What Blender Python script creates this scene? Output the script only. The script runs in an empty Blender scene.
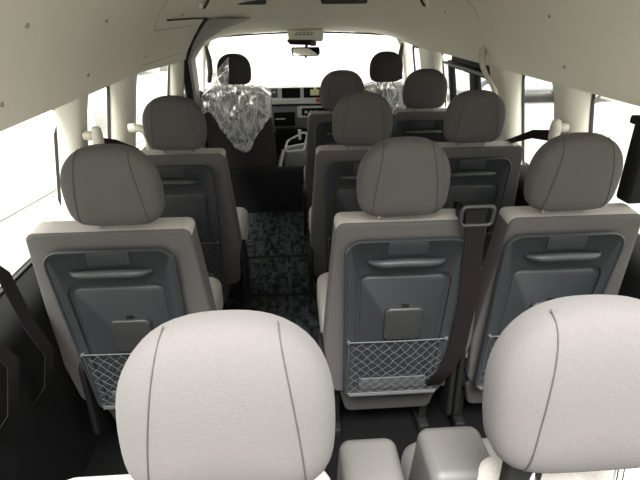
import bpy, bmesh, math, random
from mathutils import Vector, Matrix
random.seed(4)
sc = bpy.context.scene
C = sc.collection
PI = math.pi

# ------------------------------------------------------------------ camera
cam = bpy.data.cameras.new('camera'); camo = bpy.data.objects.new('camera', cam); C.objects.link(camo)
FPX, PITCH, YAW, ROLL = 490.0, .438, .059, -.010
fw = Vector((math.sin(YAW)*math.cos(PITCH), math.cos(YAW)*math.cos(PITCH), -math.sin(PITCH)))
rt = Vector((math.cos(YAW), -math.sin(YAW), 0)); up = rt.cross(fw)
r2 = rt*math.cos(ROLL)+up*math.sin(ROLL); u2 = -rt*math.sin(ROLL)+up*math.cos(ROLL)
M = Matrix((r2, u2, -fw)).transposed().to_4x4(); M.translation = Vector((0, 0, 1.5))
camo.matrix_world = M
cam.sensor_width = 36; cam.lens = 36*FPX/640; cam.clip_start = .02
sc.camera = camo

# ------------------------------------------------------------------ world and exposure
w = bpy.data.worlds.new('overcast_sky'); sc.world = w; w.use_nodes = True
bg = w.node_tree.nodes['Background']
bg.inputs[0].default_value = (1.0, .985, .94, 1); bg.inputs[1].default_value = 4.0
sl = bpy.data.lights.new('daylight_behind_tailgate', 'SUN'); sl.energy = 24; sl.angle = math.radians(42); sl.color = (1, .995, .985)
slo = bpy.data.objects.new('daylight_behind_tailgate', sl); C.objects.link(slo); slo.rotation_euler = (math.radians(27), 0, math.radians(-8))
sc.view_settings.view_transform = 'Standard'; sc.view_settings.look = 'None'
sc.view_settings.gamma = 1; sc.view_settings.exposure = 0.0; sc.view_settings.use_curve_mapping = False
sc.cycles.max_bounces = 10; sc.cycles.diffuse_bounces = 6; sc.cycles.transparent_max_bounces = 16
sc.cycles.caustics_reflective = False; sc.cycles.caustics_refractive = False
sc.cycles.use_denoising = True

# ------------------------------------------------------------------ materials
def mat(name, col, rough=.6, metal=0, noise=0, nscale=40, bump=0, bscale=300, spec=.5, sheen=0):
    m = bpy.data.materials.new(name); m.use_nodes = True; nt = m.node_tree; b = nt.nodes['Principled BSDF']
    b.inputs['Base Color'].default_value = (*col, 1); b.inputs['Roughness'].default_value = rough
    b.inputs['Metallic'].default_value = metal; b.inputs['Specular IOR Level'].default_value = spec
    if sheen: b.inputs['Sheen Weight'].default_value = sheen
    tc = nt.nodes.new('ShaderNodeTexCoord')
    n = nt.nodes.new('ShaderNodeTexNoise'); n.inputs['Scale'].default_value = nscale; n.inputs['Detail'].default_value = 4
    nt.links.new(tc.outputs['Object'], n.inputs['Vector'])
    r = nt.nodes.new('ShaderNodeMix'); r.data_type = 'RGBA'
    k = noise
    r.inputs[6].default_value = (*[c*(1-k) for c in col], 1); r.inputs[7].default_value = (*[min(1, c*(1+k)) for c in col], 1)
    nt.links.new(n.outputs['Fac'], r.inputs[0]); nt.links.new(r.outputs[2], b.inputs['Base Color'])
    if bump:
        n2 = nt.nodes.new('ShaderNodeTexNoise'); n2.inputs['Scale'].default_value = bscale; n2.inputs['Detail'].default_value = 2
        nt.links.new(tc.outputs['Object'], n2.inputs['Vector'])
        bp = nt.nodes.new('ShaderNodeBump'); bp.inputs['Strength'].default_value = bump; bp.inputs['Distance'].default_value = .002
        nt.links.new(n2.outputs['Fac'], bp.inputs['Height']); nt.links.new(bp.outputs[0], b.inputs['Normal'])
    return m
MAT = {}
MAT['fabric'] = mat('grey_seat_fabric', (.071, .066, .063), .9, noise=.10, nscale=260, bump=.35, bscale=700, spec=.15, sheen=.04)
MAT['fabric_light'] = mat('pale_speckled_fabric', (.34, .32, .30), .9, noise=.22, nscale=180, bump=.3, bscale=500, spec=.15)
MAT['front_fabric'] = mat('charcoal_seat_fabric', (.036, .033, .031), .9, noise=.10, nscale=260, bump=.3, bscale=700, spec=.15)
MAT['seam'] = mat('dark_seam_thread', (.022, .018, .017), .8)
MAT['panel'] = mat('slate_plastic', (.026, .029, .031), .45, noise=.05, nscale=8, bump=.12, bscale=900, spec=.4)
MAT['panel_shaded'] = mat('shaded_slate_plastic', (.018, .020, .022), .5, noise=.05, nscale=8, bump=.12, bscale=900, spec=.4)  # darker copy of the slate plastic, with recess shade in the colour
MAT['ashtray'] = mat('smoke_plastic', (.027, .027, .027), .45, noise=.04, spec=.5)
MAT['shell'] = mat('grey_plastic', (.042, .041, .039), .65, noise=.05, spec=.3)
MAT['black'] = mat('black_plastic', (.008, .008, .008), .6, noise=.05, spec=.12)
MAT['belt'] = mat('dark_belt_webbing', (.010, .0078, .0075), .8, noise=.1, nscale=300, bump=.3, bscale=900, spec=.12)
MAT['cord'] = mat('grey_elastic_cord', (.075, .078, .08), .6)
MAT['slate_light'] = mat('pocket_lining', (.055, .058, .060), .5, noise=.25, nscale=120)
MAT['vinyl'] = mat('grey_vinyl', (.052, .0495, .046), .55, noise=.04, nscale=30, bump=.15, bscale=600, spec=.35)
MAT['lining'] = mat('beige_headlining', (.71, .675, .575), .85, noise=.03, nscale=14, bump=.1, bscale=500, spec=.15)
MAT['pillar'] = mat('beige_pillar_plastic', (.62, .597, .52), .55, noise=.03, nscale=10, spec=.3)
MAT['grip'] = mat('beige_grip_plastic', (.50, .475, .41), .5, noise=.02, spec=.35)
MAT['clip'] = mat('brown_grey_plastic', (.26, .24, .20), .6)
MAT['pillar_shaded'] = mat('shaded_beige_trim', (.34, .325, .28), .6)  # beige pillar trim with its shading put into the darker colour
MAT['rubber'] = mat('black_rubber', (.006, .006, .0055), .8)
MAT['lower'] = mat('dark_side_trim', (.011, .0112, .0115), .9, noise=.1, nscale=20, spec=.02)
MAT['floor'] = mat('black_floor_vinyl', (.006, .006, .0063), .95, noise=.2, nscale=30, spec=.0)
MAT['engine'] = mat('dark_carpet', (.010, .0108, .0112), .9, noise=.3, nscale=200, bump=.5, bscale=500, spec=.1)
MAT['silver'] = mat('silver_trim', (.72, .73, .73), .4, metal=.0, noise=.03)
MAT['dash'] = mat('grey_dashboard_plastic', (.19, .195, .195), .55, noise=.04)
MAT['white'] = mat('pale_grey_plastic', (.72, .73, .73), .4, noise=.02)
MAT['paper'] = mat('yellow_paper', (.88, .88, .5), .7, noise=.05)
MAT['paper_white'] = mat('white_paper', (.85, .87, .78), .7, noise=.02)
MAT['red'] = mat('red_plastic', (.7, .06, .07), .4)
MAT['chrome'] = mat('chrome', (.8, .8, .8), .15, metal=1)
MAT['mirror'] = mat('mirror_glass', (.75, .75, .72), .03, metal=1)
MAT['concrete'] = mat('pale_concrete', (.15, .148, .134), .9, noise=.12, nscale=2.5, bump=.2, bscale=30)
MAT['building'] = mat('pale_render', (.72, .71, .66), .9, noise=.05, nscale=2)
MAT['leaf'] = mat('hedge_leaves', (.10, .13, .07), .8, noise=.5, nscale=6)
MAT['carpaint'] = mat('silver_car_paint', (.35, .36, .37), .3, metal=.5)
MAT['tyre'] = mat('tyre_rubber', (.03, .03, .03), .8)
MAT['bodysteel'] = mat('white_body_paint', (.7, .7, .68), .35)

def glass_mat(name, tint, fac):
    m = bpy.data.materials.new(name); m.use_nodes = True; nt = m.node_tree; nt.nodes.clear()
    o = nt.nodes.new('ShaderNodeOutputMaterial'); mx = nt.nodes.new('ShaderNodeMixShader')
    t = nt.nodes.new('ShaderNodeBsdfTransparent'); t.inputs[0].default_value = (*tint, 1)
    g = nt.nodes.new('ShaderNodeBsdfGlossy'); g.inputs['Roughness'].default_value = .02
    mx.inputs[0].default_value = fac
    nt.links.new(t.outputs[0], mx.inputs[1]); nt.links.new(g.outputs[0], mx.inputs[2]); nt.links.new(mx.outputs[0], o.inputs[0])
    return m
MAT['glass'] = glass_mat('window_glass', (.96, .97, .95), .04)

def film_mat():
    m = bpy.data.materials.new('crinkled_plastic_film'); m.use_nodes = True; nt = m.node_tree; nt.nodes.clear()
    L = nt.links.new
    o = nt.nodes.new('ShaderNodeOutputMaterial'); tc = nt.nodes.new('ShaderNodeTexCoord')
    mp = nt.nodes.new('ShaderNodeMapping'); mp.inputs['Scale'].default_value = (1.0, 1.0, .45)
    L(tc.outputs['Object'], mp.inputs[0])
    n = nt.nodes.new('ShaderNodeTexNoise'); n.inputs['Scale'].default_value = 9.5; n.inputs['Detail'].default_value = 3; n.inputs['Distortion'].default_value = 1.6
    L(mp.outputs[0], n.inputs['Vector'])
    # creases: thin bands where the noise crosses its middle value
    a = nt.nodes.new('ShaderNodeMath'); a.operation = 'SUBTRACT'; a.inputs[1].default_value = .5; L(n.outputs['Fac'], a.inputs[0])
    b = nt.nodes.new('ShaderNodeMath'); b.operation = 'ABSOLUTE'; L(a.outputs[0], b.inputs[0])
    r = nt.nodes.new('ShaderNodeMapRange'); r.inputs[1].default_value = 0; r.inputs[2].default_value = .06
    r.inputs[3].default_value = .90; r.inputs[4].default_value = .42; L(b.outputs[0], r.inputs[0])
    bp = nt.nodes.new('ShaderNodeBump'); bp.inputs['Strength'].default_value = .6; bp.inputs['Distance'].default_value = .02; L(n.outputs['Fac'], bp.inputs['Height'])
    t = nt.nodes.new('ShaderNodeBsdfTransparent'); t.inputs[0].default_value = (.93, .94, .93, 1)
    g = nt.nodes.new('ShaderNodeBsdfGlossy'); g.inputs['Roughness'].default_value = .12; g.inputs[0].default_value = (1, 1, 1, 1); L(bp.outputs[0], g.inputs['Normal'])
    d = nt.nodes.new('ShaderNodeBsdfDiffuse'); d.inputs[0].default_value = (.95, .95, .94, 1); L(bp.outputs[0], d.inputs['Normal'])
    m1 = nt.nodes.new('ShaderNodeMixShader'); m1.inputs[0].default_value = .5; L(g.outputs[0], m1.inputs[1]); L(d.outputs[0], m1.inputs[2])
    m2 = nt.nodes.new('ShaderNodeMixShader'); L(r.outputs[0], m2.inputs[0]); L(t.outputs[0], m2.inputs[1]); L(m1.outputs[0], m2.inputs[2])
    L(m2.outputs[0], o.inputs[0]); return m
MAT['film'] = film_mat()

def mat_carpet():
    m = bpy.data.materials.new('blue_grey_block_carpet'); m.use_nodes = True; nt = m.node_tree; b = nt.nodes['Principled BSDF']; L = nt.links.new
    b.inputs['Roughness'].default_value = .95; b.inputs['Specular IOR Level'].default_value = .1
    tc = nt.nodes.new('ShaderNodeTexCoord')
    def vor(sx, sy, off):
        mp = nt.nodes.new('ShaderNodeMapping'); mp.inputs['Scale'].default_value = (sx, sy, 1); mp.inputs['Location'].default_value = (off, off*.7, 0)
        L(tc.outputs['Object'], mp.inputs[0])
        v = nt.nodes.new('ShaderNodeTexVoronoi'); v.distance = 'CHEBYCHEV'; v.voronoi_dimensions = '2D'; v.inputs['Scale'].default_value = 1; v.inputs['Randomness'].default_value = .55
        L(mp.outputs[0], v.inputs['Vector']); return v
    v1 = vor(55, 15, 0); v2 = vor(26, 34, 3.3)
    mx = nt.nodes.new('ShaderNodeMix'); mx.data_type = 'RGBA'; mx.inputs[0].default_value = .4
    L(v1.outputs['Color'], mx.inputs[6]); L(v2.outputs['Color'], mx.inputs[7])
    bw = nt.nodes.new('ShaderNodeRGBToBW'); L(mx.outputs[2], bw.inputs[0])
    n = nt.nodes.new('ShaderNodeTexNoise'); n.inputs['Scale'].default_value = 220; L(tc.outputs['Object'], n.inputs['Vector'])
    ad = nt.nodes.new('ShaderNodeMath'); ad.operation = 'MULTIPLY_ADD'; ad.inputs[1].default_value = .35; L(n.outputs['Fac'], ad.inputs[0]); L(bw.outputs[0], ad.inputs[2])
    cr = nt.nodes.new('ShaderNodeValToRGB'); cr.color_ramp.interpolation = 'LINEAR'
    e = cr.color_ramp.elements; e[0].position = .42; e[0].color = (.008, .0095, .011, 1); e[1].position = .85; e[1].color = (.062, .069, .074, 1)
    x = cr.color_ramp.elements.new(.62); x.color = (.026, .0295, .032, 1)
    L(ad.outputs[0], cr.inputs[0]); L(cr.outputs[0], b.inputs['Base Color'])
    bp = nt.nodes.new('ShaderNodeBump'); bp.inputs['Strength'].default_value = .5; bp.inputs['Distance'].default_value = .003; L(n.outputs['Fac'], bp.inputs['Height']); L(bp.outputs[0], b.inputs['Normal'])
    return m
MAT['carpet'] = mat_carpet()

# ------------------------------------------------------------------ mesh helpers
def obj(name, bm, m, parent=None, smooth=True):
    bmesh.ops.remove_doubles(bm, verts=bm.verts, dist=1e-6)
    bmesh.ops.recalc_face_normals(bm, faces=bm.faces)
    me = bpy.data.meshes.new(name); bm.to_mesh(me); bm.free()
    me.materials.append(MAT[m] if isinstance(m, str) else m)
    if smooth:
        for p in me.polygons: p.use_smooth = True
        me.set_sharp_from_angle(angle=math.radians(50))
    o = bpy.data.objects.new(name, me); C.objects.link(o)
    if parent: o.parent = parent
    return o
def tag(o, label, cat, group=None):
    o['label'] = label; o['category'] = cat
    if group: o['group'] = group
    return o
def thing(name, label, cat, loc=(0, 0, 0), group=None):
    o = bpy.data.objects.new(name, None); o.empty_display_size = .1; C.objects.link(o); o.location = loc
    return tag(o, label, cat, group)
def struct(name, bm, m, parent=None, smooth=True):
    o = obj(name, bm, m, parent, smooth)
    if not parent: o['kind'] = 'structure'
    return o

def rpoly(pts, rads, off=0, seg=6):
    """convex polygon (ccw) offset inwards by off, corners filleted"""
    n = len(pts); P = [Vector(p) for p in pts]; lines = []
    for i in range(n):
        a, b = P[i], P[(i+1) % n]; d = (b-a).normalized(); nn = Vector((-d.y, d.x))
        lines.append((a+nn*off, d))
    out = []
    for i in range(n):
        a0, d0 = lines[i-1]; a1, d1 = lines[i]
        cr = d0.x*d1.y-d0.y*d1.x
        if abs(cr) < 1e-6: c = a1
        else:
            t = ((a1-a0).x*d1.y-(a1-a0).y*d1.x)/cr; c = a0+d0*t
        r = max(rads[i]-off, .0015); ang = math.acos(max(-1, min(1, d0.dot(d1)))); tl = r*math.tan(ang/2)
        nn = Vector((-d0.y, d0.x)); s = c-d0*tl; cen = s+nn*r
        a_s = math.atan2((s-cen).y, (s-cen).x)
        for k in range(seg+1):
            a = a_s+ang*k/seg; out.append(cen+Vector((math.cos(a), math.sin(a)))*r)
    return out
def bridge(bm, A, B):
    n = len(A)
    for i in range(n): bm.faces.new((A[i], A[(i+1) % n], B[(i+1) % n], B[i]))
def pillow(bm, pts, rads, d0, d1, b0=.005, b1=.005, place=lambda u, v, d: (u, d, v), seg=6, bs=4, bulge=0):
    """slab from depth d0 to d1 with rounded edges b0 (at d0) and b1 (at d1)"""
    s = 1 if d1 > d0 else -1; rings = []
    for k in range(bs+1):
        a = PI/2*k/bs; rings.append((b0*(1-math.sin(a)), d0+s*b0*(1-math.cos(a))))
    for k in range(bs+1):
        a = PI/2*k/bs; rings.append((b1*(1-math.cos(a)), d1-s*b1*(1-math.sin(a))))
    R = []
    for off, d in rings: R.append([bm.verts.new(place(p.x, p.y, d)) for p in rpoly(pts, rads, off, seg)])
    for i in range(len(R)-1): bridge(bm, R[i], R[i+1])
    bm.faces.new(R[0]); bm.faces.new(R[-1])
def rect(x0, x1, z0, z1): return [(x0, z0), (x1, z0), (x1, z1), (x0, z1)]
def box(bm, x0, x1, y0, y1, z0, z1, b=.004):
    pillow(bm, rect(x0, x1, z0, z1), [b]*4, y0, y1, b, b, seg=2, bs=2)
def tube(bm, path, r, n=8, flat=1, closed=False, upv=Vector((0, 0, 1))):
    path = [Vector(p) for p in path]; rs = r if isinstance(r, (list, tuple)) else [r]*len(path); R = []
    m = len(path)
    for i, p in enumerate(path):
        if closed: t = path[(i+1) % m]-path[i-1]
        else: t = path[min(i+1, m-1)]-path[max(i-1, 0)]
        t = t.normalized(); a = t.cross(upv)
        if a.length < .05: a = t.cross(Vector((0, 1, 0)))
        if a.length < .05: a = t.cross(Vector((1, 0, 0)))
        a.normalize(); b = a.cross(t)
        R.append([bm.verts.new(p+a*math.cos(2*PI*k/n)*rs[i]+b*math.sin(2*PI*k/n)*rs[i]*flat) for k in range(n)])
    for i in range(m-1): bridge(bm, R[i], R[i+1])
    if closed: bridge(bm, R[-1], R[0])
    else: bm.faces.new(R[0]); bm.faces.new(R[-1])
def strap(bm, path, wvec, th=.0015):
    """flat webbing along path; wvec half-width vector(s)"""
    path = [Vector(p) for p in path]; W = wvec if isinstance(wvec, list) else [wvec]*len(path); R = []
    for i, p in enumerate(path):
        t = (path[min(i+1, len(path)-1)]-path[max(i-1, 0)]).normalized(); wv = Vector(W[i]); nn = t.cross(wv).normalized()*th
        R.append([bm.verts.new(q) for q in (p-wv-nn, p+wv-nn, p+wv+nn, p-wv+nn)])
    for i in range(len(R)-1): bridge(bm, R[i], R[i+1])
    bm.faces.new(R[0]); bm.faces.new(R[-1])
def lathe(bm, prof, axis_pt, axis='y', n=24):
    R = []; A = Vector(axis_pt)
    for r, d in prof:
        ring = []
        for k in range(n):
            a = 2*PI*k/n; c, s = math.cos(a)*r, math.sin(a)*r
            v = {'y': (c, d, s), 'x': (d, c, s), 'z': (c, s, d)}[axis]
            ring.append(bm.verts.new(A+Vector(v)))
        R.append(ring)
    for i in range(len(R)-1): bridge(bm, R[i], R[i+1])
    bm.faces.new(R[0]); bm.faces.new(R[-1])
def dup(o, parent=None):
    c = o.copy(); C.objects.link(c)
    if parent: c.parent = parent
    for ch in list(o.children): dup(ch, c)
    return c
def lerp(a, b, t): return a+(b-a)*t
def ipl(tab, x):
    if x <= tab[0][0]: return tab[0][1]
    for (a, u), (b, v) in zip(tab, tab[1:]):
        if x <= b:
            t = (x-a)/(b-a); return lerp(u, v, t)
    return tab[-1][1]

# ================================================================== SETTING
XL, XR, XC = -.72, 1.04, .16
LEAN = .17   # the sides lean inwards above the sill
def lean(bm, side):
    for v in bm.verts: v.co.x += side*LEAN*(1.23-v.co.z)
# ceiling and upper side panels
PROF = [(-.085, 1.235), (-.03, 1.236), (-.004, 1.232), (0, 1.238), (.012, 1.28), (.035, 1.335), (.065, 1.39), (.10, 1.445), (.145, 1.50), (.21, 1.56), (.30, 1.615), (.42, 1.66), (.60, 1.695), (.88, 1.71)]
KT = [(3.15, 1), (3.4, .90), (3.7, .70), (4.0, .50), (4.3, .34), (4.55, .24), (4.78, .17)]
def lipz(y, side=-1): return 1.232+.018*min(1, max(0, y-4.2)/.5) if side > 0 else 1.232 if y < 2.6 else lerp(1.232, 1.195, min(1, (y-2.6)/.9)) if y < 3.8 else lerp(1.195, 1.25, min(1, (y-3.8)/.95))
def ceil_pt(i, y, side):
    off, z = PROF[i]; k = ipl(KT, y)
    zz = lipz(y, side)+(z-1.232)*k
    inset = off+.02*(1-k)
    x = XL+inset if side < 0 else XR-inset
    return (x, y, zz)
def side_x(z, side, y=2):
    k = ipl(KT, y); L = lipz(y, side)
    for i in range(3, len(PROF)-1):
        z0 = L+(PROF[i][1]-1.232)*k; z1 = L+(PROF[i+1][1]-1.232)*k
        if z0 <= z <= z1:
            o = lerp(PROF[i][0], PROF[i+1][0], (z-z0)/(z1-z0))+.02*(1-k); return XL+o if side < 0 else XR-o
    return XL if side < 0 else XR
bm = bmesh.new()
ys = [.56]+[.70+.175*i for i in range(15)]+[3.4, 3.55, 3.7, 3.85, 4.0, 4.15, 4.3, 4.45, 4.6, 4.7, 4.78]  # roof is cut short ahead of the rear row to let daylight in
ys = sorted(set(round(y, 3) for y in ys))
rows = []
for y in ys:
    row = [bm.verts.new(ceil_pt(i, y, -1)) for i in range(len(PROF))]+[bm.verts.new(ceil_pt(i, y, 1)) for i in range(len(PROF)-2, -1, -1)]
    rows.append(row)
for a, b in zip(rows, rows[1:]):
    for i in range(len(a)-1): bm.faces.new((a[i], a[i+1], b[i+1], b[i]))
ceiling = struct('ceiling', bm, 'lining')
sm = ceiling.modifiers.new('thickness', 'SOLIDIFY'); sm.thickness = .012; sm.offset = 1
def seam_on_side(pts, side, r=.0016, m='clip', name='panel_seam'):
    b = bmesh.new(); path = []
    for (y0, z0), (y1, z1) in zip(pts, pts[1:]):
        n = 8
        for k in range(n): y = lerp(y0, y1, k/n); z = lerp(z0, z1, k/n); path.append((side_x(z, side, y), y, z))
    y, z = pts[-1]; path.append((side_x(z, side, y), y, z))
    tube(b, path, r, 6); return obj(name, b, m, ceiling)
seam_on_side([(2.452, 1.548), (2.515, 1.50), (2.613, 1.418)], -1)
seam_on_side([(2.613, 1.418), (3.42, 1.418)], -1); seam_on_side([(2.62, 1.262), (3.55, 1.255)], -1); seam_on_side([(2.52, 1.539), (2.52, 1.50), (2.56, 1.45)], 1)
for side in (-1, 1):
    s = side
    for y, z in ((1.27, 1.476), (1.82, 1.476), (1.845, 1.304), (1.27, 1.30), (2.62, 1.302), (3.03, 1.486)):
        if side > 0 and (y, z) in ((1.27, 1.30), (2.62, 1.302)): continue
        x = side_x(z, s, y); b = bmesh.new(); lathe(b, [(.006, -.006), (.007, .002), (.004, .004)], (x, y, z), 'x', 12) if s < 0 else lathe(b, [(.004, -.004), (.007, -.002), (.006, .006)], (x, y, z), 'x', 12)
        obj('trim_clip', b, 'clip', ceiling)

# floor (black vinyl), walls below the windows
bm = bmesh.new(); box(bm, -.90, 1.22, -.35, 3.95, -.08, 0, .005); struct('floor', bm, 'floor')
bm = bmesh.new()   # raised front footwell and engine cover carpet
pillow(bm, [(3.75, 0), (5.1, 0), (5.1, .14), (4.05, .16), (3.86, .36), (3.78, .36)], [.01, .01, .02, .1, .03, .03], -.86, 1.18, .01, .01, place=lambda u, v, d: (d, u, v))
struct('floor_front', bm, 'engine')
def lower_wall(side, y0, y1, zt, name):
    s = -1 if side < 0 else 1; x = (XL if side < 0 else XR)
    # section polygon in (outward offset, z)
    sec = [(.18, -.02), (.06, 0), (.055, .3), (.035, .55), (.035, zt-.06), (.045, zt-.02), (.07, zt), (.18, zt)]
    b = bmesh.new(); R = []
    for y in (y0, y1): R.append([b.verts.new((x+s*o, y, z)) for o, z in sec])
    bridge(b, R[0], R[1]); b.faces.new(R[0]); b.faces.new(R[1])
    return struct(name, b, 'lower')
lower_wall(-1, -.35, 3.78, .745, 'wall_left'); lower_wall(1, -.35, 3.9, .775, 'wall_right')
lower_wall(-1, 3.78, 4.62, .86, 'wall_left_front'); lower_wall(1, 3.9, 4.62, .86, 'wall_right_front')
bm = bmesh.new(); box(bm, -.86, 1.18, 5.1, 5.14, 0, .80, .01); struct('wall_front', bm, 'lower')

def pillar(side, y0, yi, y1, name, z0=.76, z1=None, th=.08, parts=None, lean=0):
    """window pillar trim: starts at the glass (y0), reaches its inner face at yi, ends at y1"""
    s = -1 if side < 0 else 1; x = XL if side < 0 else XR; b = bmesh.new(); R = []
    for k in range(9):
        z = lerp(z0, 1.24 if z1 is None else z1, k/8); fl = .010*abs(1-2*k/8)**6
        pts = [(th, y0-fl)]
        for q in range(7):
            a = PI/2*q/6; pts.append((th*(1-math.sin(a)), lerp(yi, y0-fl, math.cos(a))))
        e = y1+fl*2.2
        for q in range(5):
            a = PI/2*q/4; pts.append(((1-math.cos(a))*.03, e-.03+.03*math.sin(a)))
        pts.append((th, e))
        dy = -lean*(z-1.23)
        R.append([b.verts.new((x+s*(o+LEAN*(1.23-z)), y+dy, z)) for o, y in pts])
    for i in range(8): bridge(b, R[i], R[i+1])
    b.faces.new(R[0]); b.faces.new(R[-1])
    return struct(name, b, 'pillar')
PIL = 'trim_%d'
pillar(-1, 1.745, 1.79, 1.875, 'trim_1'); pillar(-1, 2.31, 2.42, 2.52, 'trim_2'); pillar(-1, 3.56, 3.66, 3.78, 'trim_3', lean=.05)
pillar(1, 1.79, 1.86, 1.955, 'trim_4'); pillar(1, 2.375, 2.45, 2.62, 'trim_5'); pillar(1, 3.70, 3.80, 4.12, 'trim_6')
pillar(-1, -.35, -.30, .35, 'trim_7'); pillar(1, -.35, -.30, .35, 'trim_8')
# B-pillar trim on the left with its black door seal
def band(side, pts, name, m, th, parent=None, inset=0):
    """strip following the side wall: pts = (z, y_rear, y_front)"""
    b = bmesh.new(); R = []; s = -1 if side < 0 else 1
    for z, a, c in pts:
        xr = side_x(z, side, a) if z > lipz(a) else (XL if side < 0 else XR)
        xf = side_x(z, side, c) if z > lipz(c) else (XL if side < 0 else XR)
        R.append([b.verts.new(q) for q in ((xr+s*.03, a, z), (xr-s*th, a+.01, z), (xf-s*th, c-.01, z), (xf+s*.05, c, z))])
    for u, v in zip(R, R[1:]): bridge(b, u, v)
    b.faces.new(R[0]); b.faces.new(R[-1])
    return obj(name, b, m, parent) if parent else struct(name, b, m)
seal = band(-1, [(.45, 3.79, 3.83), (.82, 3.79, 3.83), (1.0, 3.77, 3.81), (1.18, 3.72, 3.76), (1.3, 3.64, 3.68), (1.38, 3.57, 3.61), (1.44, 3.50, 3.54), (1.462, 3.46, 3.54)], 'trim_9', 'rubber', .012)
band(-1, [(.45, 3.83, 4.0), (.82, 3.83, 4.0), (1.0, 3.81, 4.0), (1.18, 3.76, 3.98), (1.3, 3.68, 3.96), (1.38, 3.61, 3.96), (1.43, 3.56, 3.92), (1.455, 3.53, 3.86)], 'trim_10', 'pillar_shaded', .03)
bm = bmesh.new()
tube(bm, [(side_x(1.462, -1, y)+.006, y, 1.462) for y in (2.75, 2.9, 3.05, 3.2, 3.35, 3.5)], .005, 6); struct('trim_11', bm, 'rubber')
# A pillars
def apillar(side, name):
    s = -1 if side < 0 else 1; x = XL if side < 0 else XR; b = bmesh.new(); R = []
    for z, y, o in ((.80, 4.66, .06), (.95, 4.64, .04), (1.1, 4.66, .02), (1.2, 4.70, .0), (1.27, 4.76, -.03)):
        R.append([b.verts.new((x+s*(o+q), y+p, z)) for p, q in ((-.03, -.015), (-.035, .0), (0, .05), (.05, .04), (.04, .0), (0, -.02))])
    for u, v in zip(R, R[1:]): bridge(b, u, v)
    b.faces.new(R[0]); b.faces.new(R[-1]); return struct(name, b, 'pillar')
apillar(-1, 'trim_12'); apillar(1, 'trim_13')
bm = bmesh.new()
tube(bm, [(lerp(-.68, 1.0, t/16), 4.775, 1.288+.036*(1-(2*t/16-1)**2)) for t in range(17)], .008, 6); struct('trim_14', bm, 'black')

# windows: pane plus rubber seal
def side_window(n, side, y0, y1, z0=.755, z1=1.235, r=.05, seal_m='rubber'):
    s = -1 if side < 0 else 1; x = (XL if side < 0 else XR)+s*.078
    b = bmesh.new(); pillow(b, rect(y0-.03, y1+.03, z0-.03, z1+.03), [r]*4, x, x+s*.005, .001, .001, place=lambda u, v, d: (d, u, v), bs=1)
    lean(b, s); g = struct('window_%d' % n, b, 'glass')
    b = bmesh.new(); o = rpoly(rect(y0-.03, y1+.03, z0-.03, z1+.03), [r+.03]*4); i = rpoly(rect(y0, y1, z0, z1), [r]*4)
    a = x-s*.012; R = [[b.verts.new((a, p.x, p.y)) for p in o], [b.verts.new((a, p.x, p.y)) for p in i], [b.verts.new((x, p.x, p.y)) for p in i], [b.verts.new((x, p.x, p.y)) for p in o]]
    bridge(b, R[0], R[1]); bridge(b, R[1], R[2]); bridge(b, R[2], R[3]); bridge(b, R[3], R[0])
    lean(b, s); obj('window_seal', b, seal_m, g, smooth=False); return g
side_window(1, -1, .35, 1.745); side_window(2, -1, 1.88, 2.305); w3 = side_window(3, -1, 2.53, 3.56); side_window(4, -1, 4.0, 4.60, .87, 1.20)
side_window(5, 1, .35, 1.785); side_window(6, 1, 1.96, 2.37); w7 = side_window(7, 1, 2.62, 3.70); side_window(8, 1, 4.12, 4.60, .87, 1.20)
# black sliding frame in the right sliding-door window
bm = bmesh.new()
for (y0, y1, z0, z1) in ((2.50, 3.40, 1.155, 1.195), (3.33, 3.40, .79, 1.17), (2.86, 2.98, .79, 1.16), (2.50, 3.40, .79, .83), (2.50, 2.56, .79, 1.16)):
    box(bm, 1.055, 1.085, y0, y1, z0, z1, .004)
lean(bm, 1); obj('sliding_frame', bm, 'black', w7)
bm = bmesh.new(); box(bm, 1.035, 1.06, 2.62, 3.41, 1.172, 1.188, .004); obj('frame_bead', bm, 'dash', w7)
bm = bmesh.new(); box(bm, 1.075, 1.10, 2.40, 3.36, 1.19, 1.25, .004); obj('frame_seal', bm, 'rubber', w7)
bm = bmesh.new()
R = []
for t in range(13):
    u = 2*t/12-1; x = lerp(-.74, 1.06, t/12)
    R.append([bm.verts.new((x, 4.78+.0*u, 1.30+.03*(1-u*u))), bm.verts.new((lerp(-.84, 1.16, t/12), 5.32-.12*u*u, .78))])
for a, b_ in zip(R, R[1:]): bm.faces.new((a[0], a[1], b_[1], b_[0]))
wsg = struct('window_9', bm, 'glass')
sol = wsg.modifiers.new('thickness', 'SOLIDIFY'); sol.thickness = .005

# grab rails and small fixtures come further down
# seat belts hanging from the window pillars
def pillar_belt(label, side, y, z, ends, group='beige belt anchors on the window pillars'):
    s = -1 if side < 0 else 1; x = (XL if s < 0 else XR)
    r = thing('belt_anchor', label, 'seat belt', (x, y, z), group)
    b = bmesh.new(); lathe(b, [(.014, -.01), (.017, .006), (.016, .022), (.008, .028)] if s < 0 else [(.008, -.028), (.016, -.022), (.017, -.006), (.014, .01)], (0, 0, 0), 'x', 18); obj('anchor_base', b, 'grip', r)
    b = bmesh.new(); pillow(b, [(-.022, -.055), (.022, -.055), (.025, .0), (.014, .033), (-.014, .033), (-.025, .0)], [.015]*6, -s*.024, -s*.052, .006, .014, place=lambda u, v, d: (d, u, v)); obj('anchor_cover', b, 'grip', r)
    b = bmesh.new(); P = [Vector(p) for p in ends]; strap(b, [(-s*.044, 0, -.03)]+P, [Vector((0, .010, .02))]+[Vector(q) for q in [(0, .0, .018)]*(len(P)-1)]+[Vector((0, .0, .010))]); obj('webbing', b, 'belt', r)
    return r
pillar_belt('beige belt anchor on the left pillar behind the nearest left seat', -1, 1.78, 1.105, [(.04, .16, -.07), (.05, .40, -.16)])
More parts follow.
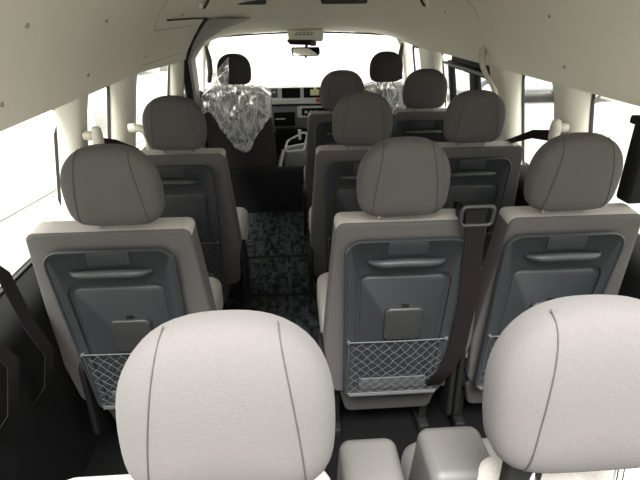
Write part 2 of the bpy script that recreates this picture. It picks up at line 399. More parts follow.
pillar_belt('beige belt anchor on the right pillar above the nearest right seat', 1, 1.80, 1.09, [(-.04, .16, -.06), (-.06, .40, -.16)])
r = thing('grab_rail', 'small beige curved handle on the left pillar beside the farther left headrest', 'handle', (-.725, 2.33, .985), 'beige grab handles')
b = bmesh.new(); tube(b, [(0, .0, .03), (.03, -.01, .03), (.055, -.01, .015), (.06, .0, -.04), (.055, .01, -.13), (.02, .02, -.16), (0, .02, -.16)], [.016, .018, .018, .016, .015, .014, .014], 10); obj('rail', b, 'grip', r)
b = bmesh.new(); lathe(b, [(.02, -.02), (.022, .012), (.012, .016)], (0, 0, .03), 'x', 14); obj('rail_mount', b, 'pillar', r)
r = thing('grab_rail', 'long curved beige grab rail on the right wall over the black window frame', 'handle', (1.0, 2.6, 1.2), 'beige grab handles')
b = bmesh.new(); tube(b, [(.03, .04, .118), (.0, .03, .11), (-.015, .0, .08), (-.018, -.05, .035), (-.014, -.10, .0), (-.008, -.16, -.03), (-.004, -.205, -.06), (.0, -.225, -.10), (.01, -.235, -.15), (.04, -.24, -.18)], [.02, .019, .016, .013, .012, .012, .012, .012, .012, .014], 12); obj('rail', b, 'grip', r)
b = bmesh.new(); lathe(b, [(.012, -.01), (.024, -.006), (.026, .04)], (.01, .04, .115), 'x', 14); obj('rail_mount', b, 'grip', r)
for s, lab in ((-1, 'small folded grey coat hook high on the left roof side'), (1, 'small folded grey coat hook high on the right roof side')):
    x = side_x(1.54, s, 3.2); r = thing('coat_hook', lab, 'hook', (x, 3.2, 1.54), 'coat hooks on the roof sides')
    b = bmesh.new(); tube(b, [(-s*.005, .0, -.022), (-s*.022, .0, -.014), (-s*.040, 0, .012), (-s*.048, 0, .03)], .008, 8); obj('hook_arm', b, 'shell', r)
    b = bmesh.new(); box(b, -.012, .012, -.012, .012, -.024, .02, .003); obj('hook_mount', b, 'lining', r)
# black belts hanging beside the left wall near the rear
for i, (p, lab) in enumerate([([(-.74, .80, 1.20), (-.70, .97, 1.06), (-.675, 1.04, .95), (-.665, 1.06, .80), (-.66, 1.10, .68), (-.70, 1.12, .56), (-.76, 1.13, .48)], 'dark belt webbing hanging past the nearest left window sill'),
        ([(-.74, .66, 1.2), (-.70, .84, 1.0), (-.68, .92, .86), (-.665, .96, .76), (-.70, .955, .62), (-.76, .95, .54)], 'dark belt webbing at the left edge of the picture')]):
    b = bmesh.new(); strap(b, p, Vector((.005, .016, 0))); tag(obj('belt_webbing', b, 'belt'), lab, 'seat belt', 'dark belts by the left wall')
b = bmesh.new(); box(b, .998, 1.050, 1.31, 1.375, .965, 1.20, .010); box(b, 1.0, 1.045, 1.32, 1.40, 1.19, 1.215, .006); box(b, 1.0, 1.03, 1.335, 1.36, 1.19, 1.245, .004)
tag(obj('belt_retractor', b, 'black'), 'tall black belt housing at the right edge by the window', 'seat belt')

# ================================================================== SEATS
SH = .135
def sh(x, y, z): return (x, y+(.98-z)*SH, z)
def shear(bm):
    for v in bm.verts: v.co = Vector(sh(*v.co))
HD, HN = .058, 2.9
def head_norm(x, z, w=.128, zc=0.0, ht=.128, hb=.095):
    # distorted superellipse: domed top, squarer and slightly narrower bottom
    if z >= 0: return ((abs(x)/w)**2.5+(z/ht)**2.4)**(1/2.45)
    ww = w*(1-.07*(z/hb)**2)
    return ((abs(x)/ww)**5+(abs(z)/hb)**5)**(1/5)
def head_ring(s, n=56):
    out = []
    for k in range(n):
        a = 2*PI*k/n; dx, dz = math.cos(a), math.sin(a); lo, hi = 0, .3
        for _ in range(30):
            m_ = (lo+hi)/2
            if head_norm(dx*m_, dz*m_) < 1: lo = m_
            else: hi = m_
        out.append((dx*lo*s, dz*lo*s))
    return out
def headrest_bm():
    bm = bmesh.new(); base = head_ring(1); R = []
    N = 18
    for k in range(1, N):
        u = math.cos(PI*k/N); u = math.copysign(abs(u)**.8, u); s = (1-abs(u)**HN)**(1/2.4)
        R.append([bm.verts.new((x*s, -u*-HD if False else u*HD, z*s)) for x, z in base])
    for a, b in zip(R, R[1:]): bridge(bm, a, b)
    c0 = bm.verts.new((0, HD, 0)); c1 = bm.verts.new((0, -HD, 0))
    n = len(base)
    for i in range(n): bm.faces.new((R[0][i], R[0][(i+1) % n], c0)); bm.faces.new((R[-1][(i+1) % n], R[-1][i], c1))
    return bm
def head_y(x, z):
    r = min(.999, head_norm(x, z)); return -HD*max(0, 1-r**2.4)**(1/HN)
def build_head(root, m, zc=1.067, yc=0, tilt=.10, seams=True):
    T = Matrix.Translation((0, yc, zc)) @ Matrix.Rotation(tilt, 4, 'X')
    bm = headrest_bm(); bm.transform(T); h = obj('headrest', bm, m, root)
    if seams:
        for s in (-1, 1):
            bm = bmesh.new(); path = []
            for k in range(25):
                z = lerp(-.090, .121, k/24)
                x = s*(.090-.023*(max(0, z+.085)/.19)**1.5)
                path.append((x, head_y(x, z)-.0003, z))
            tube(bm, path, .0009, 6); bm.transform(T); obj('headrest_seam', bm, 'seam', h)
    for s in (-1, 1):
        bm = bmesh.new(); lathe(bm, [(.006, -.14), (.006, -.06)], (s*.06, 0, 0), 'z', 10); bm.transform(T); obj('headrest_post', bm, 'chrome', h)
    return h
def backrest_bm(hl, hr, fl=.034, z0=.26, zt=.953, rt_=.024):
    bm = bmesh.new()
    pts = [(-hl-fl*.4, z0), (hr+fl*.4, z0), (hr+fl, .48), (hr, zt), (-hl, zt), (-hl-fl, .48)]
    pillow(bm, pts, [.05, .05, .2, rt_, rt_, .2], 0, .115, .010, .04, bs=5)
    # crown the top edge a little
    for v in bm.verts:
        if v.co.z > zt-.06: v.co.z += .007*min(1, max(0, v.co.y)/.06)*min(1, (v.co.z-zt+.06)/.04)
    shear(bm); return bm
def build_panel(root, xo):
    """slate plastic back panel with grab handle, ashtray and net pocket; thing > back_panel > pieces"""
    a, b = -.182+xo, .182+xo
    bm = bmesh.new()
    def ring(p, r, y): return [bm.verts.new((q.x, y, q.y)) for q in p]
    of = [(a+.012, .268), (b-.012, .268), (b, .912), (a, .912)]; orad = [.035, .035, .05, .05]
    inn = [(a+.045, .285), (b-.045, .285), (b-.036, .795), (a+.036, .795)]; irad = [.02, .02, .04, .04]
    R = [ring(rpoly(of, orad, 0), 0, .006), ring(rpoly(of, orad, 0), 0, -.006), ring(rpoly(of, orad, .003), 0, -.010),
         ring(rpoly(of, orad, .007), 0, -.010), ring(rpoly(of, orad, .010), 0, -.006),
         ring(rpoly(inn, irad, -.006), 0, -.006), ring(rpoly(inn, irad, 0), 0, -.003), ring(rpoly(inn, irad, .003), 0, .020), ring(rpoly(inn, irad, .011), 0, .020), ring(rpoly(inn, irad, .016), 0, .002), ring(rpoly(inn, irad, .019), 0, .000)]
    for u, v in zip(R, R[1:]): bridge(bm, u, v)
    bm.faces.new(R[-1]); bm.faces.new(R[0])
    shear(bm); p = obj('back_panel', bm, 'panel', root)
    bm = bmesh.new(); pillow(bm, rect(-.058+xo, .058+xo, .862, .905), [.006]*4, -.004, -.010, .001, .002); shear(bm); obj('handle_recess_shade', bm, 'panel_shaded', p)  # raised plate; its darker colour stands in for shade in the handle recess
    bm = bmesh.new(); path = []; rs = []
    for k in range(21):
        u = k/20*2-1; path.append(sh(.110*u+xo, -.030+.022*abs(u)**6, .842+.004*(1-u*u))); rs.append(.0135*(1-.55*abs(u)**5))
    tube(bm, path, rs, 12); obj('grab_handle', bm, 'panel', p)
    bm = bmesh.new(); pillow(bm, rect(-.056+xo+.006, .066+xo+.006, .535, .665), [.02]*4, .004, -.016, .002, .008); shear(bm); t = obj('ashtray', bm, 'ashtray', p)
    bm = bmesh.new(); pillow(bm, rect(xo+.002, xo+.024, .666, .674), [.003]*4, .004, -.008, .001, .002); shear(bm); obj('ashtray_catch', bm, 'black', p)
    # pocket: lining, rails, net
    bm = bmesh.new(); pillow(bm, rect(a+.065, b-.065, .298, .352), [.01]*4, .004, -.004, .002, .003); shear(bm); obj('pocket_lining', bm, 'slate_light', p)
    bm = bmesh.new(); N = 9; x0, x1, z0, z1 = a+.022, b-.022, .286, .530
    fy = lambda x, z: -.0105-.010*math.sin(PI*(z-z0)/(z1-z0))*math.sin(PI*(x-x0)/(x1-x0))
    st = (x1-x0)/N
    for sgn in (1, -1):
        for k in range(-N, 2*N+1):
            xs = x0+k*st; pth = []
            for q in range(13):
                z = lerp(z0, z1, q/12); x = xs+sgn*(z-z0)*.95+(0 if sgn > 0 else st*.5)+.004*math.sin(q*2.1+k)
                if x0 <= x <= x1: pth.append(sh(x, fy(x, z), z))
            if len(pth) > 1: tube(bm, pth, .0009, 4)
    tube(bm, [sh(lerp(x0, x1, q/10), -.012-.003*math.sin(PI*q/10), z1) for q in range(11)], .0022, 6)
    tube(bm, [sh(x0, -.010, z1), sh(x0+.002, -.010, z0), sh(x1-.002, -.010, z0), sh(x1, -.010, z1)], .0016, 6)
    obj('pocket_net', bm, 'cord', p)
    for x in (x0, x1):
        bm = bmesh.new(); lathe(bm, [(.0045, -.018), (.006, -.012), (.006, -.004)], (x, 0, z1), 'y', 10); shear(bm); obj('net_button', bm, 'cord', p)
    bm = bmesh.new(); tube(bm, [sh(a+.03, -.012, .279), sh(b-.03, -.012, .279)], .006, 8); obj('pocket_rail', bm, 'shell', p)
    return p
def two_tone(o, d=.009):
    o.data.materials.append(MAT['fabric_light'])
    for p in o.data.polygons:
        c = p.center
        if (c.y-(.98-c.z)*SH > d and c.z > .80) or p.normal.y > .6: p.material_index = 1
    return o
def build_seat(name, label, loc, hl=.21, hr=.21, xo=0, guide=False, group='grey passenger seats', low=False):
    r = thing(name, label, 'seat', loc, group)
    Y = -.022
    def up_(o): o.location = (0, Y, 0); return o
    build_head(r, 'fabric')
    up_(two_tone(obj('backrest', backrest_bm(hl, hr), 'fabric', r)))
    up_(build_panel(r, xo)).location.y = Y-.025
    bm = bmesh.new(); pillow(bm, [(-.155+xo, .14), (.16+xo, .14), (.185+xo, .275), (-.185+xo, .275)], [.03]*4, .010, .10, .012, .01); shear(bm); up_(obj('lower_shell', bm, 'shell', r))
    bm = bmesh.new(); pillow(bm, [(-.218, .08), (.218, .08), (.218, .56), (-.218, .56)], [.05, .05, .07, .07], .36, .50, .03, .05, place=lambda u, v, d: (u, v, d+(.02*abs(u/.218)**4 if d > .42 else 0)), bs=5); obj('cushion', bm, 'fabric_light', r)
    for s in (-1, 1):
        bm = bmesh.new(); box(bm, s*.17-.02, s*.17+.02, .10, .50, 0, .05, .006); pillow(bm, [(.14, .03), (.46, .03), (.40, .36), (.12, .36)], [.02]*4, s*.17-.015, s*.17+.015, .004, .004, place=lambda u, v, d: (d, u, v)); obj('leg', bm, 'black', r)
        bm = bmesh.new(); pillow(bm, [(.02, .16), (.16, .14), (.20, .30), (.14, .50), (.03, .46)], [.03, .03, .04, .04, .04], s*.219, s*.238, .006, .006, place=lambda u, v, d: (d, u, v)); obj('recliner_cover', bm, 'black', r)
    bm = bmesh.new(); pillow(bm, rect(-.21, .21, .23, .29), [.02]*4, .10, .45, .01, .01); obj('seat_pan', bm, 'black', r)
    if guide:
        # belt guide hoop on the shoulder and belt hanging down the back
        g = bmesh.new(); cx = hr-.050; zc = .982
        pts = rpoly(rect(cx-.043, cx+.047, zc-.030, zc+.028), [.014]*4, 0)
        tube(g, [(p.x, -.030-.10*(p.y-zc), p.y) for p in pts], .0062, 8, closed=True); go = obj('belt_guide', g, 'ashtray', r); go.location = (0, Y, 0)
        g = bmesh.new(); box(g, cx-.034, cx+.038, -.012, .05, zc-.03, zc+.012, .006); up_(obj('belt_guide_mount', g, 'black', go)); go.children[0].location = (0, 0, 0)
        b = bmesh.new()
        bp = lambda x, z, o=.012: sh(x, -o, z)
        strap(b, [(cx, .10, .90), (cx, .08, .985), (cx, .03, 1.0), (cx, -.022, .995), bp(cx+.002, .95, .030), bp(cx+.006, .88, .040), bp(cx+.018, .70, .046), bp(cx+.016, .50, .046), bp(cx-.004, .40, .045), bp(cx-.04, .31, .035), bp(cx-.075, .25, -.03)], Vector((.029, 0, 0)))
        up_(obj('seat_belt', b, 'belt', r))
        b = bmesh.new(); pillow(b, [(cx-.145, .20), (cx-.01, .215), (cx-.01, .255), (cx-.14, .242)], [.006]*4, .05, .105, .004, .004); shear(b); up_(obj('belt_anchor', b, 'black', r))
    return r
LX, MX, RX = -.477, .307, .79
Y4, Y3, Y2 = 1.278, 2.075, 2.90
sL = build_seat('passenger_seat', 'grey seat with slate back panel, nearest by the left windows', (LX, Y4, 0), .258, .190, -.036)
for c in sL.children:
    if c.name.startswith('cushion'): c.location.x = -.045
def seat_copy(src, label, loc):
    o = dup(src); o.location = loc; o['label'] = label; return o
sL3 = seat_copy(sL, 'farther of the two grey seats on the left side of the aisle', (LX+.002, Y3, 0))
for c in sL3.children:
    if c.name.startswith('cushion'): c.location.x = .006
sM = build_seat('passenger_seat', 'grey middle seat with dark belt running down its back through a shoulder hoop', (MX, Y4, 0), .185, .250, .018, True)
sM3 = build_seat('passenger_seat', 'grey seat right beside the aisle, between the belted middle seat and the seat in front', (MX, Y3, 0), .195, .235, .018)
seat_copy(sM3, 'farthest grey aisle seat right of the aisle, just behind the dashboard view', (MX, Y2, 0))
sR = build_seat('passenger_seat', 'grey seat nearest by the right windows, half behind the bright rear headrest', (RX, Y4, 0), .165, .235)
seat_copy(sR, 'grey seat by the right windows, second from the rear row, below the curved grab rail', (RX, Y3, 0))
seat_copy(sR, 'small distant grey seat by the right sliding window, left of the black window frame', (RX, Y2, 0))

# ---- rear row, seen from behind at the bottom of the picture
def rear_seat(label, x, xa, xb, pad, zt, loc_y=.452):
    r = thing('passenger_seat', label, 'seat', (x, loc_y, 0), 'bright rear row seats')
    h = build_head(r, 'fabric', 1.062, 0, -.17)
    bm = bmesh.new(); a, b = xa-x, xb-x
    pillow(bm, [(a, .30), (b, .30), (b, zt), (a, zt)], [.04]*4, 0, .11, .02, .035, bs=5); shear(bm)
    o = obj('backrest', bm, 'fabric_light', r); o.location = (0, -.04, 0)
    bm = bmesh.new(); a, b = (v-x for v in sorted((xa, xb))); pillow(bm, rect(a, b, .10, .50), [.05]*4, .33, .47, .03, .05, place=lambda u, v, d: (u, v, d)); obj('cushion', bm, 'fabric', r)
    p0, p1 = pad[0]-x, pad[1]-x
    bm = bmesh.new(); pillow(bm, [(p0, .62), (p1, .62), (p1-.004, pad[2]), (p0+.006, pad[2])], [.02]*4, .0, .11, .018, .02, bs=5); shear(bm)
    arm = obj('armrest', bm, 'vinyl', r); arm['label'] = 'smooth grey armrest folded upright'; arm.location = (0, .03, 0)
    for s in (-1, 1):
        bm = bmesh.new(); box(bm, (a+b)/2+s*.12-.02, (a+b)/2+s*.12+.02, .12, .45, 0, .34, .008); obj('leg', bm, 'black', r)
    bm = bmesh.new(); pillow(bm, rect(.062-.022, .062+.022, -.012, .012) if False else [(-.095, -.012), (-.045, -.012), (-.045, .012), (-.095, .012)], [.008]*4, .88, .972, .003, .006, place=lambda u, v, d: (u, v-.012, d))
    c = obj('headrest_sleeve', bm, 'black', r)
    return r
rear_seat('bright grey rear seat left of centre with large rounded headrest and folded armrest', -.085, -.37, .045, (.058, .165, .845), .893)
rear_seat('bright grey rear seat cut off by the right edge with large headrest', .36, .262, .66, (.190, .306, .865), .885)

# ---- front row with protective film
def front_seat(label, x, y):
    r = thing('front_seat', label, 'seat', (x, y, 0), 'dark front seats under plastic film')
    build_head(r, 'front_fabric', 1.088, 0, .08)
    bm = bmesh.new()
    pts = [(-.285, .22), (.285, .22), (.285, .45), (.245, .945), (-.245, .945), (-.285, .45)]
    pillow(bm, pts, [.06, .06, .2, .10, .10, .2], 0, .14, .03, .05, bs=5); shear(bm); o = obj('backrest', bm, 'front_fabric', r); o.location = (0, -.03, 0)
    bm = bmesh.new(); tube(bm, [sh(-.27, -.032, .26), sh(0, -.036, .25), sh(.27, -.032, .26)], .008, 6); obj('backrest_hem', bm, 'black', r)
    bm = bmesh.new(); pillow(bm, rect(-.26, .26, .08, .58), [.06]*4, .36, .52, .03, .05, place=lambda u, v, d: (u, v, d)); obj('cushion', bm, 'front_fabric', r)
    bm = bmesh.new(); box(bm, -.2, .2, .12, .5, .14, .37, .02); obj('seat_base', bm, 'black', r)
    return r
front_seat('dark left front seat with crumpled clear film hanging low down its back', -.405, 3.93)
front_seat('dark right front seat, mostly hidden, with film over its shoulders', .755, 3.93)
from mathutils import noise as mn
def film(label, x, y, hang, flap, seed, wide=.27):
    bm = bmesh.new(); NU, NV = 60, 70; G = []
    for j in range(NV+1):
        row = []
        for i in range(NU+1):
            u = i/NU*2-1; L = hang(u); v = j/NV
            # path: front side of the backrest, over the top, down the back
            X = wide*u*(1-.10*v*0)
            d = v*(.16+.14+L)
            if d < .16: Yv, Z = .135, .80+d
            elif d < .30: Yv, Z = .135-(d-.16), .963-.02*abs(u)**3+.012*math.sin((d-.16)/.14*PI)
            else: Yv, Z = -.012, .955-(d-.30)
            sag = .035*min(1, max(0, (d-.30)/.25)) if d > .30 else 0
            Z -= .055*abs(u)**4
            X *= 1-.35*max(0, (.955-Z)-.18) if d > .3 else 1
            p = Vector((X*4.5, Z*2.4, seed)); f = mn.fractal(p, 1.1, 2.2, 4); g = mn.fractal(p*1.9+Vector((9, 2, seed)), 1.1, 2.2, 3)
            rid = 1-abs(f); cr = .016*(rid-.6)+.012*g
            P = Vector(sh(X+.016*g, Yv-.012-abs(cr)*1.4-sag*.5 if d > .28 else Yv+.005, Z))
            if d <= .30: P.z += .012+abs(cr)*.8
            row.append(bm.verts.new(P+Vector((0, -.03, 0))))
        G.append(row)
    for a, b in zip(G, G[1:]):
        for i in range(NU): bm.faces.new((a[i], a[i+1], b[i+1], b[i]))
    if flap:   # loose corner standing up beside the headrest
        F = []
        for j in range(13):
            row = []
            for i in range(13):
                s, t = i/12, j/12
                p = Vector((-.17+.13*s+.02*t, -.075-.02*math.sin(t*PI), .95+.20*t+.05*s-.07*t*(1-s)))
                p += Vector((0, .012*mn.fractal(p*14, .9, 2, 4), .01*mn.noise(p*20)))
                row.append(bm.verts.new(p))
            F.append(row)
        for a, b in zip(F, F[1:]):
            for i in range(12): bm.faces.new((a[i], a[i+1], b[i+1], b[i]))
    o = obj('plastic_film', bm, 'film'); o.location = (x, y, 0)
    return tag(o, label, 'plastic film', 'clear plastic films on the front seats')
film('crumpled clear plastic film draped over the left front seat back', -.405, 3.93, lambda u: .15+.32*min(1, max(0, 1.45-abs(u-.10)*1.7))+.02*math.sin(9*u), True, 1.7)
film('crumpled clear plastic film over the right front seat, seen between headrests', .755, 3.93, lambda u: .22+.06*math.sin(5*u), False, 6.1)

# ================================================================== FLOOR MATS
for i, (y0, y1, lab) in enumerate([(2.945, 3.735, 'blue-grey patterned aisle mat, farthest, against the dark engine cover'), (2.455, 2.925, 'blue-grey patterned aisle mat, middle one of the aisle'), (1.75, 2.435, 'blue-grey patterned aisle mat, nearest and mostly hidden by the bright headrest')]):
    bm = bmesh.new(); box(bm, -.44, .16, y0, y1, .0, .010, .003); o = obj('floor_mat', bm, 'carpet'); tag(o, lab, 'floor mat', 'patterned mats along the aisle')
    bm = bmesh.new(); tube(bm, [(-.435, y0, .009), (.155, y0, .009), (.155, y1, .009), (-.435, y1, .009)], .006, 6, closed=True); obj('mat_binding', bm, 'rubber', o)

# ================================================================== FRONT OF THE CABIN
r = thing('dashboard', 'grey dashboard with silver band and dark storage openings under the windscreen', 'dashboard', (XC, 4.6, 0))
def dprof(bm, pts, rads, x0, x1, b=.01): pillow(bm, pts, rads, x0-XC, x1-XC, b, b, place=lambda u, v, d: (d, u, v))
bm = bmesh.new(); dprof(bm, [(.0, .73), (.46, .60), (.52, .79), (.10, .872), (.0, .872)], [.01, .02, .02, .03, .012], -.70, 1.02); obj('upper_dash', bm, 'dash', r)
bm = bmesh.new(); dprof(bm, [(.02, .50), (.30, .40), (.42, .62), (.10, .735), (-.005, .715)], [.03, .03, .03, .02, .03], -.70, 1.02); obj('lower_dash', bm, 'dash', r)
def dplate(name, m, px0, px1, py0, py1, y=-.006, th=.02, rr=.006, parent=None):
    x0, x1 = -.166+(px0-270)*.00903, -.166+(px1-270)*.00903; z1, z0 = .874-(py0-88)*.0088, .874-(py1-88)*.0088
    b = bmesh.new(); pillow(b, rect(x0-XC, x1-XC, z0, z1), [rr]*4, y, y+th, .003, .003); return obj(name, b, m, parent or r)
dplate('silver_panel', 'silver', 266, 345, 88, 100.5, -.008, .03)
v = dplate('air_vent', 'dash', 271, 277.5, 88.5, 98, -.014, .02)
b = bmesh.new()
for k in range(4): box(b, -.158-XC+.002, -.102-XC, -.020, -.008, .80+.016*k, .804+.016*k, .001)
obj('vent_slats', b, 'black', v)
dplate('vent_knob', 'white', 272.6, 275.2, 91.5, 93, -.024, .012, .003, v)
dplate('storage_opening_shade', 'black', 281.5, 300, 88.4, 98.6, -.012, .01); dplate('storage_opening_shade', 'black', 303.5, 345, 88.4, 98.6, -.012, .01)  # flat black plates; the shade inside the openings is put into their colour
dplate('silver_band', 'silver', 250, 345, 100.6, 104.3, -.030, .04, .01)
dplate('dash_gap', 'black', 250, 345, 104.5, 106, -.012, .02)
g = dplate('glove_box', 'black', 272.5, 294, 113, 127.5, -.004, .03, .01); dplate('glove_box_edge', 'silver', 274, 284, 119.2, 120.3, -.010, .01, .003, g)
c = dplate('radio_surround', 'silver', 296.5, 345, 107, 118.5, -.020, .04, .015); dplate('radio_face', 'black', 301, 345, 108.8, 116.5, -.026, .01, .006, c)
for k in range(3): dplate('radio_button', 'silver', 304+k*5, 307+k*5, 111.5, 114, -.031, .01, .003, c)
dplate('hazard_switch', 'red', 315.5, 320.5, 99.2, 102.6, -.042, .02, .006)
b = bmesh.new(); pillow(b, [(-.29, .40), (.08, .40), (.08, .50), (-.29, .50)], [.01]*4, -.02, .10, .01, .01); obj('lower_shelf', b, 'black', r)
b = bmesh.new(); pillow(b, rect(-.02, .30, .14, .60), [.03]*4, .0, .20, .02, .02); obj('center_stack', b, 'dash', r)
for (px0, px1, py0, py1, m, nm, lab) in ((310, 319, 90.3, 96, 'paper', 'sticker', 'small yellow paper tag in the right dashboard opening'),):
    x0, x1 = -.166+(px0-270)*.00903, -.166+(px1-270)*.00903; z1, z0 = .874-(py0-88)*.0088, .874-(py1-88)*.0088
    b = bmesh.new(); box(b, x0, x1, 4.572, 4.586, z0, z1, .002); box(b, x0+.03, x0+.06, 4.572, 4.586, z1-.004, z1+.018, .002); tag(obj('paper_tag', b, m), lab, 'paper')
# steering wheel, on the right behind the seats
r = thing('steering_wheel', 'dark steering wheel on the right, in front of the wrapped seat', 'steering wheel', (.755, 4.50, .70))
T = Matrix.Rotation(-.45, 4, 'X')
b = bmesh.new(); tube(b, [(.185*math.cos(2*PI*k/36), 0, .185*math.sin(2*PI*k/36)) for k in range(36)], .014, 10, closed=True, upv=Vector((0, 1, 0))); b.transform(T); obj('rim', b, 'black', r)
b = bmesh.new(); pillow(b, rect(-.07, .07, -.05, .05), [.03]*4, -.02, .03, .01, .01); b.transform(T); obj('hub', b, 'dash', r)
for a in (0, PI, -PI/2):
    b = bmesh.new(); tube(b, [(.05*math.cos(a), 0, .05*math.sin(a)), (.18*math.cos(a), 0, .18*math.sin(a))], [.018, .012], 8, upv=Vector((0, 1, 0))); b.transform(T); obj('spoke', b, 'black', r)
b = bmesh.new(); tube(b, [(0, .02, -.02), (0, .20, -.14)], .03, 10); obj('column', b, 'black', r)
# centre console with pale two-cup tray
r = thing('center_console', 'grey floor console with pale looped cup tray between the front seats', 'console', (.03, 4.2, 0))
b = bmesh.new(); pillow(b, [(-.095, .15), (.14, .15), (.12, .385), (-.085, .40)], [.03]*4, -.03, .28, .02, .02); obj('console_body', b, 'dash', r)
def loop(name, pts, rad, rr, m='white'):
    b = bmesh.new(); q = rpoly(pts, [rr]*len(pts)); tube(b, [(p.x, -.04+(p.y-.40)*.9, p.y) for p in q], rad, 8, closed=True); return obj(name, b, m, r)
loop('tray_rim', [(-.080, .400), (.085, .410), (.125, .530), (.08, .535), (-.055, .475)], .009, .02)
b = bmesh.new(); tube(b, [(-.065, -.03, .437), (.09, -.02, .462)], .007, 8); obj('tray_divider', b, 'white', r)
b = bmesh.new(); tube(b, [(-.09, -.04, .42), (-.12, -.06, .32), (-.14, -.08, .22)], [.014, .018, .014], 8); obj('tray_leg', b, 'white', r)
b = bmesh.new(); pillow(b, [(-.06, .42), (.04, .44), (.07, .50), (-.05, .49)], [.02]*4, .03, .05, .004, .004); obj('tray_well', b, 'black', r)
b = bmesh.new(); tube(b, [(.055, .02, .49), (.052, .02, .55), (.052, .02, .575)], [.012, .012, .016], 10); obj('lever', b, 'white', r)
# interior mirror on its bracket
r = thing('rear_view_mirror', 'black rear view mirror on a dark bracket at the windscreen top', 'mirror', (.16, 4.5, 1.18))
b = bmesh.new(); pillow(b, [(-.115, -.036), (.105, -.036), (.122, -.015), (.118, .036), (-.118, .036), (-.125, .02)], [.014]*6, 0, .03, .006, .01); obj('mirror_housing', b, 'black', r)
b = bmesh.new(); pillow(b, [(-.106, -.029), (.098, -.029), (.112, -.012), (.108, .029), (-.108, .029), (-.114, .018)], [.012]*6, -.004, .004, .001, .001); b.transform(Matrix.Rotation(.06, 4, 'Z') @ Matrix.Rotation(-.10, 4, 'X')); obj('mirror_glass', b, 'mirror', r, smooth=False)
b = bmesh.new(); tube(b, [(0, .03, .01), (.01, .06, .05), (.01, .10, .085)], .012, 10); obj('mirror_stem', b, 'black', r)
b = bmesh.new(); pillow(b, [(-.135, .058), (.05, .050), (.075, .092), (-.165, .098)], [.008]*4, .02, .09, .005, .005); obj('bracket', b, 'black', r)
b = bmesh.new(); box(b, .04, .09, .0, .05, .045, .085, .006); obj('sensor', b, 'shell', r)
b = bmesh.new(); tube(b, [(.0, .0, -.034), (.0, -.002, -.050)], .009, 10); obj('dimmer_tab', b, 'black', r)
r = thing('overhead_console', 'beige overhead housing with vents above the rear view mirror', 'overhead console', (.16, 4.55, 1.30))
b = bmesh.new(); pillow(b, [(-.14, -.042), (.15, -.042), (.16, .055), (-.155, .055)], [.02]*4, -.02, .15, .02, .02); obj('housing', b, 'lining', r)
b = bmesh.new()
for k in range(5): box(b, -.09+.032*k, -.068+.032*k, -.024, -.016, .012, .020, .002); box(b, -.078+.032*k, -.062+.032*k, -.024, -.016, .027, .033, .002)
obj('housing_slots', b, 'shell', r)
for x0, x1, lab in ((-.47, -.125, 'grey sun visor folded up at the roof, left one'), (.235, .535, 'grey sun visor folded up at the roof, right one')):
    b = bmesh.new(); box(b, x0, x1, 3.52, 3.62, 1.538, 1.58, .012); tag(obj('roof_vent', b, 'shell'), lab.replace('sun visor folded up at the roof', 'roof air outlet box at the top of the picture'), 'air vent', 'roof outlet boxes')
# front pillar grab handles
for s, x, lab in ((-1, -.70, 'dark grab handle on the left windscreen pillar'), (1, 1.02, 'dark grab handle on the right windscreen pillar')):
    r = thing('pillar_handle', lab, 'handle', (x, 4.60, 1.08), 'windscreen pillar handles')
    b = bmesh.new(); tube(b, [(s*.01, .06, .14), (-s*.005, .0, .12), (-s*.02, -.02, .04), (-s*.02, -.02, -.06), (0, .0, -.14), (s*.01, .05, -.15)], [.014, .018, .024, .024, .020, .014], 10, upv=Vector((1, 0, 0))); obj('handle_bar', b, 'shell', r)
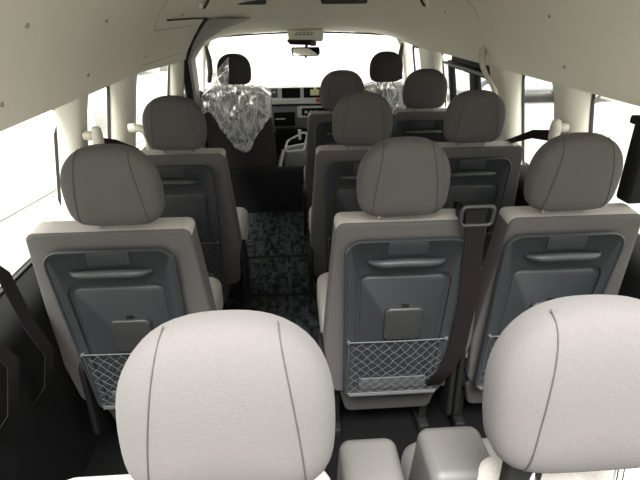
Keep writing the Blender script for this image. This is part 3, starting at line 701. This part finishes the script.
# ================================================================== OUTSIDE THE VAN
bm = bmesh.new(); box(bm, -40, 40, -20, 60, -1.0, -.75, .01); struct('ground', bm, 'concrete', smooth=False)
b = bmesh.new(); box(b, -30, -3.9, 9.75, 10.2, -.75, 5, .02); struct('trim_15', b, 'building', smooth=False)
b = bmesh.new(); box(b, -5.35, -4.6, 22, 22.4, -.75, 3.2, .02); tag(obj('wall_pier', b, 'concrete'), 'pale grey pier far outside the left window', 'pier')
def shrub(x, y, h, rr, label):
    r = thing('shrub', label, 'shrub', (x, y, -.75), 'shrubs outside the left windows')
    b = bmesh.new()
    for k in range(700):
        a = random.random()*2*PI; q = math.acos(random.uniform(-1, 1)); R_ = rr*random.uniform(.55, 1)
        c = Vector((R_*math.sin(q)*math.cos(a), R_*math.sin(q)*math.sin(a), h*.55+h*.42*math.cos(q)*R_/rr))
        d = Vector((random.gauss(0, 1), random.gauss(0, 1), random.gauss(0, 1))).normalized(); e = d.cross(Vector((.3, .5, .8))).normalized(); l = .14
        b.faces.new([b.verts.new(c+v) for v in (d*l, e*l*.5, -d*l, -e*l*.5)])
    obj('foliage', b, 'leaf', r, smooth=False)
    b = bmesh.new(); tube(b, [(0, 0, 0), (.02, 0, h*.3), (0, .03, h*.6)], [.06, .05, .03], 8); obj('stem', b, 'shell', r)
shrub(-6.3, 21.0, 1.7, .8, 'low grey-green shrub far outside the left window'); shrub(-6.6, 24.5, 2.3, .9, 'taller shrub outside the left window beside the pale pier')
b = bmesh.new(); box(b, -3.60, -3.555, 4.0, 9.7, -.755, -.748, .001); b.transform(Matrix.Rotation(-.16, 4, 'Z')); b.transform(Matrix.Translation((-.85, -.45, 0))); struct('trim_16', b, 'shell')
# parked silver car seen through the right sliding window
r = thing('parked_car', 'silver parked car outside the right window showing one wheel', 'car', (6.4, 13.4, -.75))
b = bmesh.new()
pillow(b, [(-2.2, .3), (2.2, .3), (2.2, .85), (1.4, .95), (.8, 1.42), (-1.0, 1.45), (-1.8, .98), (-2.2, .9)], [.15, .15, .2, .3, .3, .3, .3, .2], -.85, .85, .12, .12, place=lambda u, v, d: (u, d, v)); obj('car_body', b, 'carpaint', r)
b = bmesh.new(); pillow(b, [(-1.55, .98), (1.2, .98), (.72, 1.36), (-.95, 1.38)], [.08]*4, -.88, .88, .02, .02, place=lambda u, v, d: (u, d, v)); obj('car_window', b, 'black', r)
for sx in (-1.35, 1.35):
    for sy in (-.80, .80):
        b = bmesh.new(); lathe(b, [(.20, -.10), (.31, -.10), (.33, -.06), (.33, .06), (.31, .10), (.20, .10)], (sx, sy, .33), 'y', 28); wl = obj('wheel', b, 'tyre', r)
        b = bmesh.new(); lathe(b, [(.06, -.115), (.20, -.112), (.21, -.09), (.21, .09), (.20, .112), (.06, .115)], (sx, sy, .33), 'y', 24); obj('wheel_rim', b, 'silver', wl)
